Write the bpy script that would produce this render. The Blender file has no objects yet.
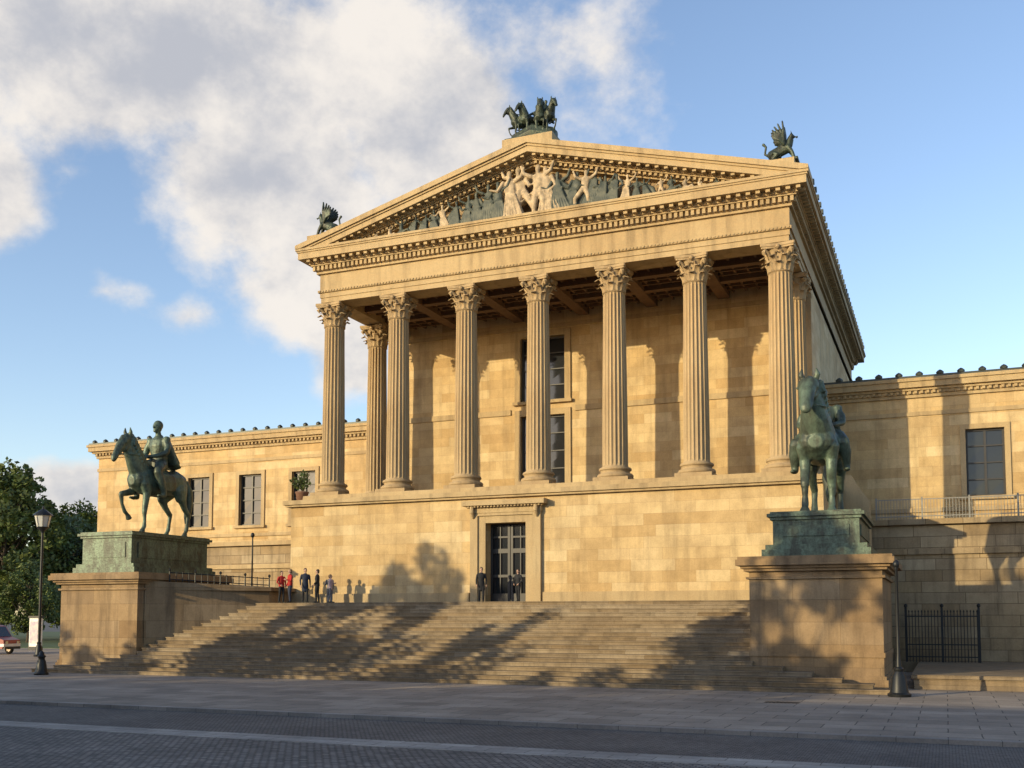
import bpy, math, random
from mathutils import Vector, Matrix
random.seed(7)
S=bpy.context.scene
def rnd(a,b): return random.uniform(a,b)
# ------------------------------------------------------------------ materials
def newmat(name):
    m=bpy.data.materials.new(name); m.use_nodes=True
    nt=m.node_tree; b=nt.nodes['Principled BSDF']
    return m,nt,b
def N(nt,t,**k):
    n=nt.nodes.new(t)
    for a,v in k.items():
        if a=='inp':
            for kk,vv in v.items(): n.inputs[kk].default_value=vv
        else: setattr(n,a,v)
    return n
def mixc(nt,fac,a,b,mode='MIX'):
    n=nt.nodes.new('ShaderNodeMix'); n.data_type='RGBA'; n.blend_type=mode
    for sock,val in ((0,fac),(6,a),(7,b)):
        if isinstance(val,bpy.types.NodeSocket): nt.links.new(val,n.inputs[sock])
        else:
            n.inputs[sock].default_value = val if sock==0 else (val[0],val[1],val[2],1)
    return n.outputs[2]
def ramp(nt,src,p):
    r=nt.nodes.new('ShaderNodeValToRGB'); nt.links.new(src,r.inputs[0])
    e=r.color_ramp.elements
    while len(e)<len(p): e.new(.5)
    for i,(pos,c) in enumerate(p):
        e[i].position=pos; e[i].color=(c[0],c[1],c[2],1) if hasattr(c,'__len__') else (c,c,c,1)
    return r.outputs[0]
def noise(nt,vec,scale,detail=4,rough=.6):
    n=N(nt,'ShaderNodeTexNoise',inp={'Scale':scale,'Detail':detail,'Roughness':rough})
    if vec is not None: nt.links.new(vec,n.inputs['Vector'])
    return n.outputs['Fac']
def wallvec(nt):
    tc=N(nt,'ShaderNodeTexCoord'); sp=N(nt,'ShaderNodeSeparateXYZ'); nt.links.new(tc.outputs['Object'],sp.inputs[0])
    ad=N(nt,'ShaderNodeMath',operation='ADD'); nt.links.new(sp.outputs[0],ad.inputs[0]); nt.links.new(sp.outputs[1],ad.inputs[1])
    cb=N(nt,'ShaderNodeCombineXYZ'); nt.links.new(ad.outputs[0],cb.inputs[0]); nt.links.new(sp.outputs[2],cb.inputs[1])
    return tc.outputs['Object'],cb.outputs[0],sp
def stone(name,c1,c2,bw=1.5,rh=.56,mortar=.006,dirt=.5,plain=False,bump=.25,mdark=.66,var=.85):
    m,nt,b=newmat(name); ob,wv,sp=wallvec(nt)
    big=noise(nt,ob,.23,4,.62); mid=noise(nt,ob,1.1,5,.68); fine=noise(nt,ob,14,3,.7)
    if not plain:
        br=N(nt,'ShaderNodeTexBrick',offset=.43,squash=1.35,squash_frequency=3,inp={'Scale':1,'Mortar Size':mortar,'Mortar Smooth':.4,'Bias':-.1,'Brick Width':bw,'Row Height':rh,
           'Color1':(*c1,1),'Color2':(*c2,1),'Mortar':(c2[0]*mdark,c2[1]*mdark*.95,c2[2]*mdark*.92,1)})
        nt.links.new(wv,br.inputs['Vector'])
        br2=N(nt,'ShaderNodeTexBrick',offset=.43,squash=1.35,squash_frequency=3,inp={'Scale':1,'Mortar Size':0,'Bias':.0,'Brick Width':bw,'Row Height':rh,
           'Color1':(1.16,1.18,1.24,1),'Color2':(.90,.78,.60,1),'Mortar':(1,1,1,1)})
        mp=N(nt,'ShaderNodeMapping'); mp.inputs['Location'].default_value=(0,rh*18,0); nt.links.new(wv,mp.inputs[0]); nt.links.new(mp.outputs[0],br2.inputs['Vector'])
        br3=N(nt,'ShaderNodeTexBrick',offset=.43,squash=1.35,squash_frequency=3,inp={'Scale':1,'Mortar Size':0,'Bias':-.45,'Brick Width':bw,'Row Height':rh,
           'Color1':(1.05,1.05,1.05,1),'Color2':(.68,.61,.52,1),'Mortar':(1,1,1,1)})
        mp3=N(nt,'ShaderNodeMapping'); mp3.inputs['Location'].default_value=(0,rh*60,0); nt.links.new(wv,mp3.inputs[0]); nt.links.new(mp3.outputs[0],br3.inputs['Vector'])
        col=mixc(nt,.8*var,br.outputs['Color'],br2.outputs['Color'],'MULTIPLY'); col=mixc(nt,.6*var,col,br3.outputs['Color'],'MULTIPLY'); bfac=br.outputs['Fac']
    else:
        col=mixc(nt,ramp(nt,mid,[(.35,0),(.65,1)]),c1,c2); bfac=None
    col=mixc(nt,ramp(nt,big,[(.35,0),(.7,.5*dirt+.15)]),col,(c2[0]*.75,c2[1]*.66,c2[2]*.55))
    stv=N(nt,'ShaderNodeMapping'); stv.inputs['Scale'].default_value=(1.6,1.6,.16); nt.links.new(ob,stv.inputs[0])
    st=noise(nt,stv.outputs[0],1.1,5,.65)
    col=mixc(nt,ramp(nt,st,[(.48,0),(.72,dirt*.75)]),col,(c2[0]*.40,c2[1]*.38,c2[2]*.38))
    col=mixc(nt,.65,col,ramp(nt,mid,[(.3,(.70,.67,.61)),(.7,(1.2,1.2,1.19))]),'MULTIPLY')
    col=mixc(nt,.45,col,ramp(nt,fine,[(.3,(.72,.72,.72)),(.7,(1.15,1.15,1.15))]),'MULTIPLY')
    nt.links.new(col,b.inputs['Base Color']); b.inputs['Roughness'].default_value=.85
    bp=N(nt,'ShaderNodeBump',inp={'Strength':bump,'Distance':.03}); nt.links.new(fine,bp.inputs['Height'])
    if bfac is not None:
        bp2=N(nt,'ShaderNodeBump',invert=True,inp={'Strength':.35,'Distance':.02}); nt.links.new(bfac,bp2.inputs['Height']); nt.links.new(bp.outputs[0],bp2.inputs['Normal']); nt.links.new(bp2.outputs[0],b.inputs['Normal'])
    else: nt.links.new(bp.outputs[0],b.inputs['Normal'])
    return m
STONE=stone('sandstone_ashlar',(.60,.47,.265),(.49,.36,.185),1.75,.6,dirt=.6)
TRIM=stone('sandstone_trim',(.53,.41,.235),(.41,.305,.165),plain=True,dirt=.8)
SHAFT=stone('sandstone_shaft',(.50,.385,.225),(.38,.275,.15),plain=True,dirt=.8)
RUST=stone('sandstone_rusticated',(.38,.30,.185),(.28,.215,.13),1.9,.62,.022,dirt=.9,mdark=.5)
PEDM=stone('pedestal_stone',(.36,.265,.155),(.26,.18,.10),1.9,.93,.008,dirt=1.0,mdark=.5)
STEP=stone('step_stone',(.31,.25,.17),(.22,.17,.11),2.3,.19,.006,dirt=.8,mdark=.4)
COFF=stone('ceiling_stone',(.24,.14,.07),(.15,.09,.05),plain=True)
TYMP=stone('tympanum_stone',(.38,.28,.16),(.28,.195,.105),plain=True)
def simple(name,c,rough=.6,metal=0,var=.25,scale=3,c2=None):
    m,nt,b=newmat(name); tc=N(nt,'ShaderNodeTexCoord')
    f=noise(nt,tc.outputs['Object'],scale,4,.6)
    c2=c2 or tuple(x*(1-var) for x in c)
    col=mixc(nt,ramp(nt,f,[(.35,0),(.65,1)]),c,c2)
    nt.links.new(col,b.inputs['Base Color']); b.inputs['Roughness'].default_value=rough; b.inputs['Metallic'].default_value=metal
    return m
def bronze(name,k=1.0):
    m,nt,b=newmat(name); tc=N(nt,'ShaderNodeTexCoord')
    mp=N(nt,'ShaderNodeMapping'); mp.inputs['Scale'].default_value=(1,1,.35); nt.links.new(tc.outputs['Object'],mp.inputs[0])
    a=noise(nt,mp.outputs[0],2.6,6,.72); c=noise(nt,tc.outputs['Object'],9,4,.7)
    col=mixc(nt,ramp(nt,a,[(.4,0),(.6,1)]),(.05*k,.058*k,.042*k),(.12*k,.17*k,.12*k))
    col=mixc(nt,ramp(nt,c,[(.48,0),(.68,.65)]),col,(.028,.03,.022))
    nt.links.new(col,b.inputs['Base Color']); b.inputs['Metallic'].default_value=.3; b.inputs['Roughness'].default_value=.5
    bp=N(nt,'ShaderNodeBump',inp={'Strength':.45,'Distance':.04}); nt.links.new(c,bp.inputs['Height']); nt.links.new(bp.outputs[0],b.inputs['Normal'])
    return m
BRONZE=bronze('verdigris_bronze'); BRONZE_D=bronze('dark_bronze',.5)
DARKMETAL=simple('dark_iron',(.02,.022,.024),.45,.4)
ROOFM=simple('roof_metal',(.05,.06,.055),.5,.3,scale=.6)
GREENST=simple('dark_green_relief',(.03,.042,.036),.6,.1,c2=(.085,.092,.068),scale=2.5)
CREAM=simple('cream_relief',(.50,.39,.25),.8,0,.5,3)
FRAME=simple('window_frame',(.035,.032,.03),.5)
GLASS,_nt,_b=newmat('window_glass'); _b.inputs['Base Color'].default_value=(.02,.022,.025,1); _b.inputs['Roughness'].default_value=.07
_n=N(_nt,'ShaderNodeTexNoise',inp={'Scale':.7}); _bp=N(_nt,'ShaderNodeBump',inp={'Strength':.1}); _nt.links.new(_n.outputs[0],_bp.inputs['Height']); _nt.links.new(_bp.outputs[0],_b.inputs['Normal'])
# ------------------------------------------------------------------ mesh builder
class MB:
    def __init__(s): s.v=[];s.f=[];s.m=[];s.M=None
    def add(s,vs,fs,mi=0):
        o=len(s.v)
        s.v+= [tuple(s.M@Vector(v)) for v in vs] if s.M is not None else [tuple(v) for v in vs]
        for f in fs: s.f.append(tuple(i+o for i in f)); s.m.append(mi)
    def box(s,x0,x1,y0,y1,z0,z1,mi=0):
        v=[(x0,y0,z0),(x1,y0,z0),(x1,y1,z0),(x0,y1,z0),(x0,y0,z1),(x1,y0,z1),(x1,y1,z1),(x0,y1,z1)]
        s.add(v,[(0,3,2,1),(4,5,6,7),(0,1,5,4),(1,2,6,5),(2,3,7,6),(3,0,4,7)],mi)
    def prism(s,poly,z0,z1,mi=0,ztop=None):
        n=len(poly); zt=ztop or [z1]*n
        v=[(p[0],p[1],z0) for p in poly]+[(p[0],p[1],zt[i]) for i,p in enumerate(poly)]
        s.add(v,[tuple(range(n-1,-1,-1)),tuple(range(n,2*n))]+[(i,(i+1)%n,n+(i+1)%n,n+i) for i in range(n)],mi)
    def prismY(s,poly,y0,y1,mi=0): # poly in xz
        n=len(poly)
        v=[(p[0],y0,p[1]) for p in poly]+[(p[0],y1,p[1]) for p in poly]
        s.add(v,[tuple(range(n)),tuple(range(2*n-1,n-1,-1))]+[(i,n+i,n+(i+1)%n,(i+1)%n) for i in range(n)],mi)
    def revolve(s,prof,seg=24,c=(0,0,0),mi=0,cap=True):
        v=[];f=[]
        for r,z in prof:
            for k in range(seg):
                a=2*math.pi*k/seg; v.append((c[0]+r*math.cos(a),c[1]+r*math.sin(a),c[2]+z))
        for j in range(len(prof)-1):
            for k in range(seg):
                f.append((j*seg+k,j*seg+(k+1)%seg,(j+1)*seg+(k+1)%seg,(j+1)*seg+k))
        if cap:
            f.append(tuple(range(seg-1,-1,-1))); f.append(tuple((len(prof)-1)*seg+k for k in range(seg)))
        s.add(v,f,mi)
    def tube(s,pts,rads,seg=12,mi=0,cap=.6):
        P=[Vector(p) for p in pts]; Rr=[(r,r) if not hasattr(r,'__len__') else r for r in rads]
        T=[]
        for i in range(len(P)):
            t=(P[min(i+1,len(P)-1)]-P[max(i-1,0)]); T.append(t.normalized())
        if cap>0:
            r0=min(Rr[0]); r1=min(Rr[-1])
            P=[P[0]-T[0]*r0*cap]+P+[P[-1]+T[-1]*r1*cap]
            Rr=[(Rr[0][0]*.55,Rr[0][1]*.55)]+Rr+[(Rr[-1][0]*.55,Rr[-1][1]*.55)]
            T=[T[0]]+T+[T[-1]]
        ref=Vector((1,0,0))
        if abs((P[-1]-P[0]).normalized().x)>.85: ref=Vector((0,1,0))
        v=[];f=[]
        for p,r,t in zip(P,Rr,T):
            a=ref-t*ref.dot(t)
            if a.length<.05: a=Vector((0,1,0))-t*t.y
            a.normalize(); b=t.cross(a)
            for k in range(seg):
                an=2*math.pi*k/seg; v.append(p+a*r[0]*math.cos(an)+b*r[1]*math.sin(an))
        n=len(P)
        for j in range(n-1):
            for k in range(seg): f.append((j*seg+k,j*seg+(k+1)%seg,(j+1)*seg+(k+1)%seg,(j+1)*seg+k))
        f.append(tuple(range(seg-1,-1,-1))); f.append(tuple((n-1)*seg+k for k in range(seg)))
        s.add(v,f,mi)
    def ell(s,c,r,seg=12,mi=0):
        v=[];f=[];n=seg//2
        prof=[(math.sin(math.pi*(j+.5)/n),-math.cos(math.pi*(j+.5)/n)) for j in range(n)]
        for q,z in prof:
            for k in range(seg):
                a=2*math.pi*k/seg; v.append((c[0]+r[0]*q*math.cos(a),c[1]+r[1]*q*math.sin(a),c[2]+r[2]*z))
        for j in range(n-1):
            for k in range(seg): f.append((j*seg+k,j*seg+(k+1)%seg,(j+1)*seg+(k+1)%seg,(j+1)*seg+k))
        f.append(tuple(range(seg-1,-1,-1))); f.append(tuple((n-1)*seg+k for k in range(seg)))
        s.add(v,f,mi)
    def mesh(s,name,mats,smooth=False):
        me=bpy.data.meshes.new(name); me.from_pydata(s.v,[],s.f)
        for m in mats: me.materials.append(m)
        me.polygons.foreach_set('material_index',s.m)
        if smooth: me.polygons.foreach_set('use_smooth',[True]*len(me.polygons))
        me.update(); return me
    def obj(s,name,mats,parent=None,smooth=False,remesh=0,smoothit=2):
        if not isinstance(mats,(list,tuple)): mats=[mats]
        return place(name,s.mesh(name,mats,smooth or remesh>0),parent,remesh=remesh,smoothit=smoothit)
def place(name,me,parent=None,loc=None,rot=0,scale=1,remesh=0,smoothit=2):
    o=bpy.data.objects.new(name,me); S.collection.objects.link(o)
    if remesh>0:
        r=o.modifiers.new('fuse','REMESH'); r.mode='VOXEL'; r.voxel_size=remesh; r.use_smooth_shade=True
        q=o.modifiers.new('soft','SMOOTH'); q.iterations=smoothit; q.factor=.5
    if parent is not None:
        o.parent=parent
        if loc is None: o.matrix_parent_inverse=Matrix.Translation(-parent.location)
        else: o.location=loc
    elif loc is not None: o.location=loc
    o.rotation_euler=(0,0,rot); o.scale=(scale,)*3
    return o
def empty(name,loc=(0,0,0),rot=0,scale=1):
    e=bpy.data.objects.new(name,None); S.collection.objects.link(e); e.location=loc; e.rotation_euler=(0,0,rot); e.scale=(scale,)*3; return e
def setsmooth(me,ang=40):
    me.polygons.foreach_set('use_smooth',[True]*len(me.polygons))
    try: me.set_sharp_from_angle(angle=math.radians(ang))
    except Exception: pass
CX=-20.9
# ================================================================== MUSEUM
MUS=empty('museum_building',(CX,60,0))
def wall(mb,x0,x1,z0,z1,y,ops,depth=.35,mi=0):
    xs=sorted(set([x0,x1]+[o[0] for o in ops]+[o[1] for o in ops])); zs=sorted(set([z0,z1]+[o[2] for o in ops]+[o[3] for o in ops]))
    for i in range(len(xs)-1):
        for j in range(len(zs)-1):
            cx=(xs[i]+xs[i+1])/2; cz=(zs[j]+zs[j+1])/2
            if any(o[0]<cx<o[1] and o[2]<cz<o[3] for o in ops): continue
            mb.add([(xs[i],y,zs[j]),(xs[i+1],y,zs[j]),(xs[i+1],y,zs[j+1]),(xs[i],y,zs[j+1])],[(0,1,2,3)],mi)
    for a,b,c,d in ops:
        y2=y+depth
        mb.add([(a,y,c),(a,y,d),(a,y2,d),(a,y2,c)],[(0,1,2,3)],mi); mb.add([(b,y,c),(b,y2,c),(b,y2,d),(b,y,d)],[(0,1,2,3)],mi)
        mb.add([(a,y,c),(a,y2,c),(b,y2,c),(b,y,c)],[(0,1,2,3)],mi); mb.add([(a,y,d),(b,y,d),(b,y2,d),(a,y2,d)],[(0,1,2,3)],mi)
def window(name,a,b,c,d,y,nx=2,nz=4,bar=.07,depth=.3):
    g=MB()
    for i in range(nx):
        for j in range(nz):
            x0=a+(b-a)*i/nx; x1=a+(b-a)*(i+1)/nx; z0=c+(d-c)*j/nz; z1=c+(d-c)*(j+1)/nz; t=[rnd(-.012,.012) for _ in range(4)]
            g.add([(x0,y+depth+t[0],z0),(x1,y+depth+t[1],z0),(x1,y+depth+t[2],z1),(x0,y+depth+t[3],z1)],[(0,1,2,3)])
    g.obj(name+'_glass',GLASS,MUS)
    f=MB(); yy=y+depth-.1; e=.12
    f.box(a,a+e,yy,yy+.06,c,d);f.box(b-e,b,yy,yy+.06,c,d);f.box(a+e,b-e,yy,yy+.06,c,c+e);f.box(a+e,b-e,yy,yy+.06,d-e,d)
    for i in range(1,nx):
        x=a+(b-a)*i/nx; f.box(x-bar*.8,x+bar*.8,yy+.002,yy+.058,c+e,d-e)
    for j in range(1,nz):
        z=c+(d-c)*j/nz; f.box(a+e,b-e,yy+.01,yy+.05,z-bar/2,z+bar/2)
    f.obj(name+'_frame',FRAME,MUS)
def surround(mb,a,b,c,d,y,w=.28,pr=.08,sill=True):
    mb.box(a-w,a,y-pr,y+.05,c,d); mb.box(b,b+w,y-pr,y+.05,c,d); mb.box(a-w,b+w,y-pr-.002,y+.05,d,d+w)
    if sill: mb.box(a-w-.1,b+w+.1,y-pr-.14,y+.05,c-.2,c)
# plinth
PX0,PX1,PY=-36.4,-5.4,53.0
DO=(-23.5,-21.1,3.8,8.2)
m=MB(); wall(m,PX0,PX1,0,9.6,PY,[DO],.7)
m.add([(PX1,PY,0),(PX1,63,0),(PX1,63,9.6),(PX1,PY,9.6)],[(0,1,2,3)]); m.add([(PX0,PY,0),(PX0,63,0),(PX0,63,9.6),(PX0,PY,9.6)],[(3,2,1,0)])
m.obj('plinth_wall',STONE,MUS)
m=MB(); m.box(PX0-.25,PX1+.25,PY-.25,63,9.6,9.72); m.box(PX0-.38,PX1+.38,PY-.38,63,9.72,9.98); m.box(PX0+.3,PX1-.3,PY+.35,63.5,9.98,10.3)
m.box(PX0-.15,DO[0]-1.0,PY-.15,PY+.02,3.8,4.35); m.box(DO[1]+1.0,PX1+.15,PY-.15,PY+.02,3.8,4.35)
a,b,c,d=DO
m.box(a-.9,a-.45,PY-.22,PY+.02,3.8,8.6); m.box(b+.45,b+.9,PY-.22,PY+.02,3.8,8.6)
m.box(a-.45,a,PY-.12,PY+.02,3.8,8.2); m.box(b,b+.45,PY-.12,PY+.02,3.8,8.2); m.box(a-.45,b+.45,PY-.118,PY+.02,8.2,8.6)
m.box(a-.9,b+.9,PY-.218,PY+.02,8.6,8.755)
m.box(a-.95,b+.95,PY-.26,PY+.02,8.755,9.05); m.box(a-1.25,b+1.25,PY-.62,PY+.02,9.15,9.42); m.box(a-1.05,b+1.05,PY-.4,PY+.02,9.05,9.15)
x=a-.95
while x<b+.85: m.box(x,x+.1,PY-.5,PY-.05,9.06,9.148); x+=.2
for xx in (a-.85,b+.55): m.tube([(xx+.15,PY-.4,9.1),(xx+.15,PY-.42,8.8),(xx+.15,PY-.25,8.5)],[.13,.12,.07],8)
m.obj('plinth_mouldings',TRIM,MUS)
m=MB(); yy=PY+.6
m.add([(a,yy+.1,3.8),(b,yy+.1,3.8),(b,yy+.1,8.2),(a,yy+.1,8.2)],[(0,1,2,3)],1)
mid=(a+b)/2
for x0,x1 in((a,mid-.02),(mid+.02,b)):
    m.box(x0,x0+.14,yy,yy+.07,3.8,8.2);m.box(x1-.14,x1,yy,yy+.07,3.8,8.2)
    for z0,z1 in((3.8,4.3),(5.2,5.35),(6.55,6.8),(7.4,7.5),(8.05,8.2)): m.box(x0+.14,x1-.14,yy+.003,yy+.067,z0,z1)
    m.box((x0+x1)/2-.03,(x0+x1)/2+.03,yy+.01,yy+.06,4.3,8.05)
m.obj('entrance_door',[FRAME,GLASS],MUS)
# colonnade columns
def column_mesh():
    m=MB()
    m.box(-.98,.98,-.98,.98,0,.2)
    m.revolve([(.93,.2),(.99,.27),(.99,.36),(.93,.43),(.84,.45),(.79,.52),(.82,.6),(.88,.63),(.9,.69),(.86,.76),(.76,.78),(.72,.84)],32)
    seg=120; nz=14; v=[];f=[]; H0,H1=.84,10.4
    for j in range(nz):
        t=j/(nz-1); z=H0+(H1-H0)*t; R=.70-.105*t**1.6
        fl=1 if 0<j<nz-1 else 0
        if j==1: z=H0+.12
        if j==nz-2: z=H1-.12
        for k in range(seg):
            a=2*math.pi*k/seg; ph=(k%6)/6.0
            dpt=0 if ph==0 else .09*math.sin(math.pi*ph)**.6
            r=R-dpt*fl; v.append((r*math.cos(a),r*math.sin(a),z))
    for j in range(nz-1):
        for k in range(seg): f.append((j*seg+k,j*seg+(k+1)%seg,(j+1)*seg+(k+1)%seg,(j+1)*seg+k))
    m.add(v,f)
    z0=10.4
    m.revolve([(.6,0),(.66,.05),(.6,.1),(.56,.12),(.56,.6),(.62,.95),(.74,1.2)],24,(0,0,z0))
    def leaf(ang,zb,h,w,r0,out):
        pts=[];n=6
        for i in range(n+1):
            t=i/n; z=zb+h*(t if t<.8 else .8+.1*(1-(t-.8)/.2)*.6); r=r0+.05+ (t**3)*out+(.06 if t>.85 else 0)
            if t>.9: z-=h*.1
            ww=w*(.85+.35*math.sin(t*math.pi))*(1 if t<.7 else 1-(t-.7)*1.6)
            for sx,rr in ((-1,-.05),(-.55,.03),(0,-.01),(.55,.03),(1,-.05)):
                wob=1+(.18 if i%2 else -.05)*abs(sx)
                lx=sx*ww/2*wob; R=r+rr
                pts.append((R*math.cos(ang)-lx*math.sin(ang),R*math.sin(ang)+lx*math.cos(ang),z))
        fs=[]
        for i in range(n):
            for k in range(4): fs.append((i*5+k,i*5+k+1,(i+1)*5+k+1,(i+1)*5+k))
        m.add(pts,fs)
    for k in range(8): leaf(k*math.pi/4,z0+.08,.52,.42,.56,.28)
    for k in range(8): leaf((k+.5)*math.pi/4,z0+.2,.78,.4,.56,.40)
    for k in range(4):
        an=math.pi/4+k*math.pi/2; c,s_=math.cos(an),math.sin(an)
        m.tube([(.6*c,.6*s_,z0+.75),(.75*c,.75*s_,z0+1.02),(.95*c,.95*s_,z0+1.15),(1.03*c,1.03*s_,z0+1.05),(.96*c,.96*s_,z0+.95),(.9*c,.9*s_,z0+1.03)],[.09,.11,.12,.11,.08,.05],8)
        a2=k*math.pi/2; m.ell((.8*math.cos(a2),.8*math.sin(a2),z0+1.25),(.13,.13,.13),8)
        for sg in(-1,1):
            q=a2+sg*.3; m.tube([(.62*math.cos(q),.62*math.sin(q),z0+.8),(.72*math.cos(a2+sg*.2),.72*math.sin(a2+sg*.2),z0+1.08),(.76*math.cos(a2+sg*.06),.76*math.sin(a2+sg*.06),z0+1.0)],[.06,.06,.04],6)
    poly=[]
    for k in range(4):
        a0=math.pi/4+k*math.pi/2; a1=a0+math.pi/2
        p0=Vector((1.2*math.cos(a0),1.2*math.sin(a0))); p1=Vector((1.2*math.cos(a1),1.2*math.sin(a1))); mdir=-(p0+p1).normalized()
        for t in(.04,.2,.35,.5,.65,.8,.96):
            q=p0.lerp(p1,t)+mdir*.13*math.sin(math.pi*t); poly.append((q.x,q.y))
    m.prism(poly,z0+1.2,z0+1.3); poly2=[(p[0]*1.05,p[1]*1.05) for p in poly]; m.prism(poly2,z0+1.3,z0+1.45)
    return m.mesh('corinthian_column',[SHAFT],False)
cm=column_mesh()
setsmooth(cm,35)
for k in range(-3,4): place('column',cm,MUS,(k*4.48,54.35-60,10.3),rot=0)
for sx in(-3,3): place('rear_column',cm,MUS,(sx*4.48,59.6-60,10.3))
# cella
WU=(-25.25,-22.2,16.95,21.15); WL=(-25.25,-22.2,11.4,16.0)
CY=62.5
m=MB(); wall(m,-34.95,-6.85,10.0,23.2,CY,[WU,WL],.5)
m.add([(-6.85,CY,0),(-6.85,92,0),(-6.85,92,23.2),(-6.85,CY,23.2)],[(0,1,2,3)]); m.add([(-34.95,CY,0),(-34.95,92,0),(-34.95,92,23.2),(-34.95,CY,23.2)],[(3,2,1,0)])
m.add([(-34.95,92,0),(-6.85,92,0),(-6.85,92,24),(-34.95,92,24)],[(3,2,1,0)])
m.obj('cella_wall',STONE,MUS)
m=MB(); surround(m,*WU,CY,.4,.12); surround(m,*WL,CY,.4,.12)
m.box(-34.98,WU[0]-.7,CY-.1,CY+.02,16.15,16.5); m.box(WU[1]+.7,-6.82,CY-.1,CY+.02,16.15,16.5)
m.box(-35,-6.8,CY-.12,CY+.02,10.3,10.9); m.box(-35,-6.8,CY-.09,CY+.02,21.7,21.95)
for xx in(-34.97,-8.05): m.box(xx,xx+1.22,CY-.16,CY+.02,10.9,21.7)
m.box(-6.87,-6.72,CY+.03,91.5,16.15,16.5)
m.obj('cella_trim',TRIM,MUS)
window('upper_window',*WU,CY,2,4); window('lower_window',*WL,CY,2,4)
# entablature
FX0,FX1,FY,BY=-34.95,-6.85,53.6,92
E=MB()
def ring(z0,z1,o):
    E.box(FX0-o,FX1+o,FY-o,BY+o,z0,z1)
for z0,z1,o in((22.2,22.5,-.05),(22.5,22.8,0)):
    E.box(FX0-o,FX1+o,FY-o,55.1,z0,z1); E.box(FX0-o,FX0+1.3,55.1,BY,z0,z1); E.box(FX1-1.3,FX1+o,55.1,BY,z0,z1)
ring(22.8,22.95,.1); ring(22.95,23.95,.0); ring(23.95,24.1,.16); ring(24.1,24.4,.2); ring(24.4,24.5,.42); ring(24.5,24.72,.5); ring(24.72,25.12,.98); ring(25.12,25.22,1.04); ring(25.22,25.36,1.1)
x=FX0-.3
while x<FX1+.3:
    E.box(x,x+.17,FY-.38,FY-.19,24.12,24.38); x+=.3
y=FY-.2
while y<90:
    E.box(FX1+.19,FX1+.38,y,y+.17,24.12,24.38); y+=.3
x=FX0-.45
while x<FX1+.45:
    E.box(x,x+.22,FY-.85,FY-.49,24.55,24.71); x+=.5
y=FY-.4
while y<91:
    E.box(FX1+.49,FX1+.85,y,y+.22,24.55,24.71); y+=.5
x=FX0
while x<FX1: E.box(x,x+.1,FY-.15,FY-.09,22.83,22.92); x+=.2
E.obj('entablature',TRIM,MUS)
# portico ceiling coffers
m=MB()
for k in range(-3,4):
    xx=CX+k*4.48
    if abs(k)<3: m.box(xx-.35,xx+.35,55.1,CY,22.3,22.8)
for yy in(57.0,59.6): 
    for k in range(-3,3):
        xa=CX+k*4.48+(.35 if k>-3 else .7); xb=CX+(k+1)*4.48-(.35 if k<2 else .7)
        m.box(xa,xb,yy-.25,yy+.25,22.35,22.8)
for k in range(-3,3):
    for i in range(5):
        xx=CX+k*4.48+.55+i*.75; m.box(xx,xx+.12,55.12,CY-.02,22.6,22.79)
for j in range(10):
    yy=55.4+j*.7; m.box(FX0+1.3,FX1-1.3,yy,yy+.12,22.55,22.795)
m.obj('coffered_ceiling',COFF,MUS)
# pediment
SL=.2715; HB=15.15; ZT=25.36
def rake(mb,zo0,zo1,y0,y1,x_in=0,top=27.95):
    for sg in(-1,1):
        def pt(xx,zo): return (CX+sg*xx,top+zo-SL*xx)
        xe0=min(HB,(top+zo0-ZT)/SL); xe1=min(HB,(top+zo1-ZT)/SL)
        poly=[pt(0,zo0),pt(xe0,zo0)]
        if xe0<HB and xe1>=HB: poly.append((CX+sg*HB,ZT))
        poly+= [pt(xe1,zo1),pt(0,zo1)]
        if sg<0: poly=poly[::-1]
        mb.prismY(poly,y0,y1)
P=MB()
rake(P,.50,.60,53.6,54.6); rake(P,.60,.76,53.45,54.6); rake(P,.76,.84,53.25,54.6); rake(P,.84,.98,53.15,54.6); rake(P,.98,1.3,52.64,54.6); rake(P,1.3,1.42,52.56,54.6); rake(P,1.42,1.72,52.45,54.6)
for sg in(-1,1):
    xx=.25
    while xx<12.6:
        z=27.95-SL*xx
        if z+.6>ZT: P.box(CX+sg*xx-.08,CX+sg*xx+.08,53.3,53.47,z+.6,z+.74)
        xx+=.3
    xx=.35
    while xx<13.6:
        z=27.95-SL*xx; P.box(CX+sg*xx-.1,CX+sg*xx+.1,52.76,53.17,z+.85,z+.96); xx+=.5
for sg in(-1,1): P.box(CX+sg*13.7-.75,CX+sg*13.7+.75,52.7,54.2,25.6,26.15)
P.box(CX-1.5,CX+1.5,52.6,54.9,29.3,29.8)
P.obj('raking_cornice',TRIM,MUS)
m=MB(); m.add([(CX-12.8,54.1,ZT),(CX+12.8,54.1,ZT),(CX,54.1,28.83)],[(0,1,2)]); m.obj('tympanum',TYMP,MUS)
m=MB()
for sg in(-1,1):
    poly=[(CX,29.2),(CX+sg*15.0,25.2),(CX+sg*15.0,25.62),(CX,29.69)]
    if sg<0: poly=poly[::-1]
    m.prismY(poly,54.62,BY+1)
m.prismY([(CX-14,25.3),(CX+14,25.3),(CX,29.0)],91.9,92.3)
y=55
while y<92:
    for sg in(-1,1): m.box(CX+sg*15.08-.08,CX+sg*15.08+.08,y,y+.22,25.55,25.8)
    y+=1.1
m.obj('main_roof',ROOFM,MUS)
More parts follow.
